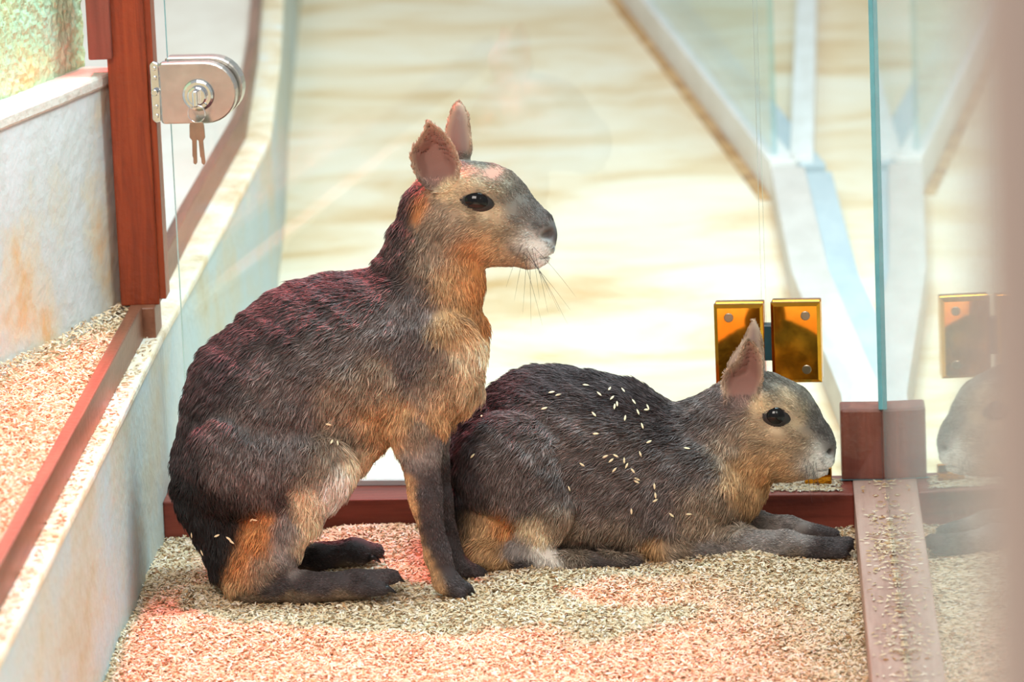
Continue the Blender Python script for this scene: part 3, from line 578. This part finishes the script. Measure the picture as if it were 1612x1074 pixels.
T2 = [
 (1225, 605, 'mask', -1, -.6, 5, .9), (1258, 640, 'mask', -1, -.7, 4, .9), (1285, 675, 'nose', -1, -.8, 3, .7), (1302, 695, 'nose', -1, -.5, 2, .4), (1302, 713, 'pad', -1, 0, 1.2, .3), (1282, 722, 'muzzle', -1, .3, 3, .55), (1292, 740, 'muzzle', -1, .4, 3, .4), (1262, 715, 'cheek', -1, .2, 4, .6), (1268, 750, 'cheek', -1, .3, 3, .25),
 (1232, 632, 'brow', -1, -.2, 4, .4), (1250, 655, 'brow', -1, -.2, 4, .35), (1205, 635, 'brow', -1, 0, 4, .3), (1226, 676, 'cream', -1, .1, 4, .25), (1245, 695, 'cheek', -1, .1, 4, .7), (1205, 690, 'cheek', -1, .4, 6, .8), (1230, 735, 'tawny', -.8, .5, 7, .7), (1190, 740, 'tawny', -.4, 1, 11, .8), (1195, 790, 'tawny', -.2, 1, 12, .7), (1165, 760, 'tawny', -.3, 1, 13, .6), (1200, 750, 'orange', -.3, 1, 12, .35),
 (1170, 590, 'ear', 0, -1, 2.5, .7), (1180, 590, 'inner', .2, -1, 2.5, .5), (1150, 620, 'ear', 0, -1, 2.5, .6), (1185, 530, 'ear', 0, -1, 2.5, .8), (1195, 640, 'brow', 0, -1, 5, .3),
 (1120, 620, 'back', -.6, .9, 12, .7), (1100, 660, 'back', -.8, .7, 13, .9), (1150, 690, 'flank', -.5, 1, 12, .7), (1060, 680, 'dark', -1, .2, 13, .9), (980, 630, 'dark', -1, -.1, 13, 1), (880, 600, 'dark', -1, .1, 13, 1.1), (780, 620, 'dark', -1, .6, 13, 1.1), (720, 700, 'dark', -.4, 1, 13, .9), (700, 770, 'black', 0, 1, 13, .9), (710, 840, 'black', 0, 1, 12, .8), (745, 760, 'dark', -.2, 1, 13, .8),
 (820, 690, 'back', -.7, .8, 14, 1.1), (900, 690, 'back', -1, .4, 14, 1.1), (990, 720, 'back', -1, .4, 14, 1.1), (1070, 740, 'back', -.8, .7, 14, 1), (880, 760, 'back', -.7, .8, 15, 1), (960, 790, 'back', -.7, .8, 15, 1), (1040, 800, 'back', -.5, .9, 15, .9), (800, 770, 'back', -.3, 1, 14, .9),
 (890, 830, 'flank', -.4, 1, 15, .8), (970, 840, 'flank', -.4, 1, 15, .9), (1030, 860, 'tawny', -.4, 1, 12, .5), (1110, 800, 'flank', -.4, 1, 14, .8), (1140, 820, 'flank', -.4, 1, 12, .7), (910, 868, 'flank', -.4, 1, 13, .5),
 (760, 840, 'tawny', -.5, 1, 14, .7), (790, 820, 'orange', -.4, 1, 14, .5), (730, 870, 'tawny', -.7, .8, 12, .5), (770, 875, 'tawny', -.6, .8, 10, .4), (812, 850, 'leg', -.3, 1, 10, .4), (842, 830, 'cream', -.2, 1, 13, .5), (850, 870, 'white', 0, 1, 12, .5), (820, 885, 'foot', 1, .1, 5, .35), (940, 885, 'foot', 1, 0, 4, .8), (1000, 882, 'foot', 1, 0, 4, .5),
 (1070, 865, 'flank', .5, .4, 9, .5), (1120, 860, 'leg', 1, .2, 6, .6), (1180, 850, 'leg', 1, .1, 5, .7), (1240, 850, 'leg', 1, .1, 4, .6), (1290, 862, 'foot', 1, .1, 3, .6), (1335, 860, 'foot', 1, .2, 2, .6), (1170, 876, 'flank', 1, .1, 5, .3), (1240, 874, 'flank', 1, .1, 4, .25)]
finish(S2m, m2, T2, 34, 190000, 2)
eye(S2m, m2, 1221, 654, 37, 30, .16)
for a_ in ((1324, 860, 1346, 866, 64), (1322, 869, 1340, 876, 80), (1328, 853, 1346, 850, 50)): claw(S2m, m2, *a_, 6)
whiskers(S2m, m2, [(1268 + 4 * i % 20, 722 + (i * 5) % 14, -15 + 5 * i, 34 + (i * 13) % 24, 8) for i in range(8)], 4)

# ------------------------------------------------------------ husks
def husk_template():
    V = np.array([(-1, 0, 0), (-.35, .30, .06), (-.35, 0, .24), (-.35, -.30, .06), (.45, .26, .05), (.45, 0, .22), (.45, -.26, .05), (1, 0, .03)]) 
    Fc = np.array([(0, 2, 1), (0, 3, 2), (1, 2, 5), (1, 5, 4), (2, 3, 6), (2, 6, 5), (4, 5, 7), (5, 6, 7)]); return V, Fc
HV, HF = husk_template()
HC = np.array([lin(c) for c in ((226, 204, 160), (214, 186, 138), (236, 220, 184), (200, 164, 112), (230, 212, 172), (218, 194, 150), (240, 228, 200), (178, 132, 84), (150, 98, 58), (208, 196, 150))])
HC = HC * np.array([.96, .93, 1.04])
HP = np.array([.17, .15, .15, .1, .13, .12, .08, .05, .02, .03])
M_HUSK = attr_mat('rice_husk', .55, .3)
def husk_mesh(name, P, rng, tilt=.35, size=(.0034, .0048)):
    n = len(P); yaw = rng.uniform(0, 2 * math.pi, n); pit = rng.normal(0, tilt, n); rol = rng.normal(0, .5, n); s = rng.uniform(*size, n)
    V = np.tile(HV, (n, 1, 1)) * s[:, None, None]
    y, z = V[:, :, 1].copy(), V[:, :, 2].copy(); cr, sr = np.cos(rol)[:, None], np.sin(rol)[:, None]; V[:, :, 1] = y * cr - z * sr; V[:, :, 2] = y * sr + z * cr
    x, z = V[:, :, 0].copy(), V[:, :, 2].copy(); cp_, sp = np.cos(pit)[:, None], np.sin(pit)[:, None]; V[:, :, 0] = x * cp_ - z * sp; V[:, :, 2] = x * sp + z * cp_
    x, y = V[:, :, 0].copy(), V[:, :, 1].copy(); cy, sy = np.cos(yaw)[:, None], np.sin(yaw)[:, None]; V[:, :, 0] = x * cy - y * sy; V[:, :, 1] = x * sy + y * cy
    V += P[:, None, :]; Fc = (HF[None] + (np.arange(n) * 8)[:, None, None]).reshape(-1, 3)
    me = bpy.data.meshes.new(name); me.vertices.add(n * 8); me.vertices.foreach_set('co', V.astype(np.float32).ravel())
    me.loops.add(len(Fc) * 3); me.loops.foreach_set('vertex_index', Fc.astype(np.int32).ravel()); me.polygons.add(len(Fc)); me.polygons.foreach_set('loop_start', np.arange(0, len(Fc) * 3, 3, dtype=np.int32)); me.update(); me.validate()
    c = HC[rng.choice(len(HC), n, p=HP)] * rng.uniform(.85, 1.08, (n, 1)); setcol(me, np.repeat(np.clip(c, 0, .95), 8, 0)); return link(name, me, M_HUSK)
bumps = [(.26, .015, .014, .05), (.02, -.02, .008, .06), (-.20, .15, .022, .075), (-.36, -.28, .01, .1), (.25, -.3, .008, .12), (.38, .12, .006, .05), (-.42, .05, .008, .05)]
def hgt(x, y):
    P = np.stack([x, y, 0 * x], 1); h = -.004 + .0035 * snoise(P, 26, 31) + .002 * snoise(P, 70, 32)
    for bx, by, bh, bs in bumps: h = h + bh * np.exp(-((x - bx) ** 2 + (y - by) ** 2) / bs ** 2)
    return h
n = 120000; x = RNG.uniform(-.455, .424, n); y = RNG.uniform(-.78, .24, n); k = y < ry(x) - .001; x, y = x[k], y[k]
z = hgt(x, y) + RNG.uniform(-.003, .002, len(x))
gx, gyy = np.meshgrid(np.linspace(-.456, .425, 90), np.linspace(-1.0, .24, 110)); gz_ = hgt(gx.ravel(), gyy.ravel()) - .004
bed = mesh('husk_bedding', np.stack([gx.ravel(), gyy.ravel(), gz_], 1), [(j * 90 + i, j * 90 + i + 1, (j + 1) * 90 + i + 1, (j + 1) * 90 + i) for j in range(109) for i in range(89)], M_BASE, None, True)
tag(bed, 'compacted layer of pale rice husks covering the pen floor', 'bedding', kind='stuff')
tag(husk_mesh('rice_husks', np.stack([x, y, z], 1), RNG), 'loose pale rice husks scattered over the pen floor', 'husks', kind='stuff')
n = 30000; x = RNG.uniform(-.80, -.492, n); y = RNG.uniform(-1.1, .34, n)
bx_ = np.interp(y, [p[1] for p in cpts], [p[0] for p in cpts]); k = x > bx_ + .004; x, y = x[k], y[k]; bx_ = bx_[k]
z = .271 + .012 * np.exp(-((x - bx_) / .03) ** 2) + .002 * snoise(np.stack([x, y, 0 * x], 1), 40, 7) + RNG.uniform(-.002, .003, len(x))
tag(husk_mesh('rice_husks', np.stack([x, y, z], 1), RNG), 'rice husks heaped on the raised bed beside the curved wall', 'husks', kind='stuff')
def scatter(n, fx_, fy2, z): x = fx_(n); y = fy2(n); return np.stack([x, y, np.full(n, z) + RNG.uniform(0, .0012, n)], 1)
P = np.concatenate([scatter(420, lambda n: .459 + .011 * RNG.normal(size=n).clip(-2.2, .45), lambda n: np.concatenate([RNG.normal(-.1, .07, n // 2), RNG.normal(-.55, .12, n // 4), RNG.uniform(-.8, .24, n - n // 2 - n // 4)]), .043), scatter(90, lambda n: RNG.uniform(.428, .468, n), lambda n: RNG.uniform(-.8, .24, n), .043)])
tag(husk_mesh('rice_husks', P, RNG, .12), 'rice husks spilled on the worn rail under the side glass', 'husks', kind='stuff')
x = RNG.uniform(-.1, .41, 900) ; x = np.concatenate([x, RNG.uniform(.27, .41, 700)]); P = np.stack([x, ry(x) + RNG.uniform(.012, .075, len(x)), np.full(len(x), .0415)], 1)
tag(husk_mesh('rice_husks', P, RNG, .12), 'rice husks spilled on the red brown rail below the glass door', 'husks', kind='stuff')
x = -.456 - RNG.uniform(.0, .034, 900); P = np.stack([x, RNG.uniform(-1.2, .3, 900), np.full(900, WT + .001)], 1)
tag(husk_mesh('rice_husks', P, RNG, .12), 'thin scatter of rice husks along the pale wall ledge', 'husks', kind='stuff')

# single husks caught in the coats
hm = husk_mesh('rice_husk', np.zeros((1, 3)), RNG, 0, (.0042, .0042)); hme = hm.data; bpy.data.objects.remove(hm)
setc = hme.attributes['Col'].data
for d_ in setc: d_.color = (*lin((232, 216, 178)), 1)
def stick(S, pts, label, group):
    for (u, v) in pts:
        p = S.hit(u, v)
        if p is None: continue
        i = np.argmin(((S.V - p) ** 2).sum(1)); nn = S.N[i]
        o = bpy.data.objects.new('rice_husk', hme); COL.objects.link(o)
        t = nrm(np.cross(nn, RNG.normal(size=3))); b_ = np.cross(nn, t); q = p + nn * .0065
        o.matrix_world = Matrix([[t[0], b_[0], nn[0], q[0]], [t[1], b_[1], nn[1], q[1]], [t[2], b_[2], nn[2], q[2]], [0, 0, 0, 1]])
        tag(o, label, 'husk', group)
stick(S2m, [(868, 622), (878, 626), (921, 612), (942, 625), (958, 618), (962, 631), (970, 640), (966, 644), (979, 620), (995, 637), (1001, 652), (1014, 649), (1016, 645), (982, 661), (934, 655), (937, 684), (1008, 673), (762, 662), (857, 646), (1019, 697), (1006, 715), (952, 718), (961, 724), (968, 717), (981, 724), (966, 738), (995, 740), (1002, 753), (1001, 757), (985, 732), (1032, 779), (1031, 787), (994, 803), (890, 770), (1081, 710), (1084, 807), (1058, 809), (748, 718), (1030, 765), (916, 730)],
      'pale rice husk caught in the coat of the lying mara', 'husks on the lying mara')
stick(S1m, [(396, 812), (404, 814), (344, 842), (361, 847), (366, 853), (308, 840), (306, 853), (324, 868), (515, 665), (528, 702), (520, 700), (613, 687)],
      'pale rice husk caught in the coat of the seated mara', 'husks on the seated mara')
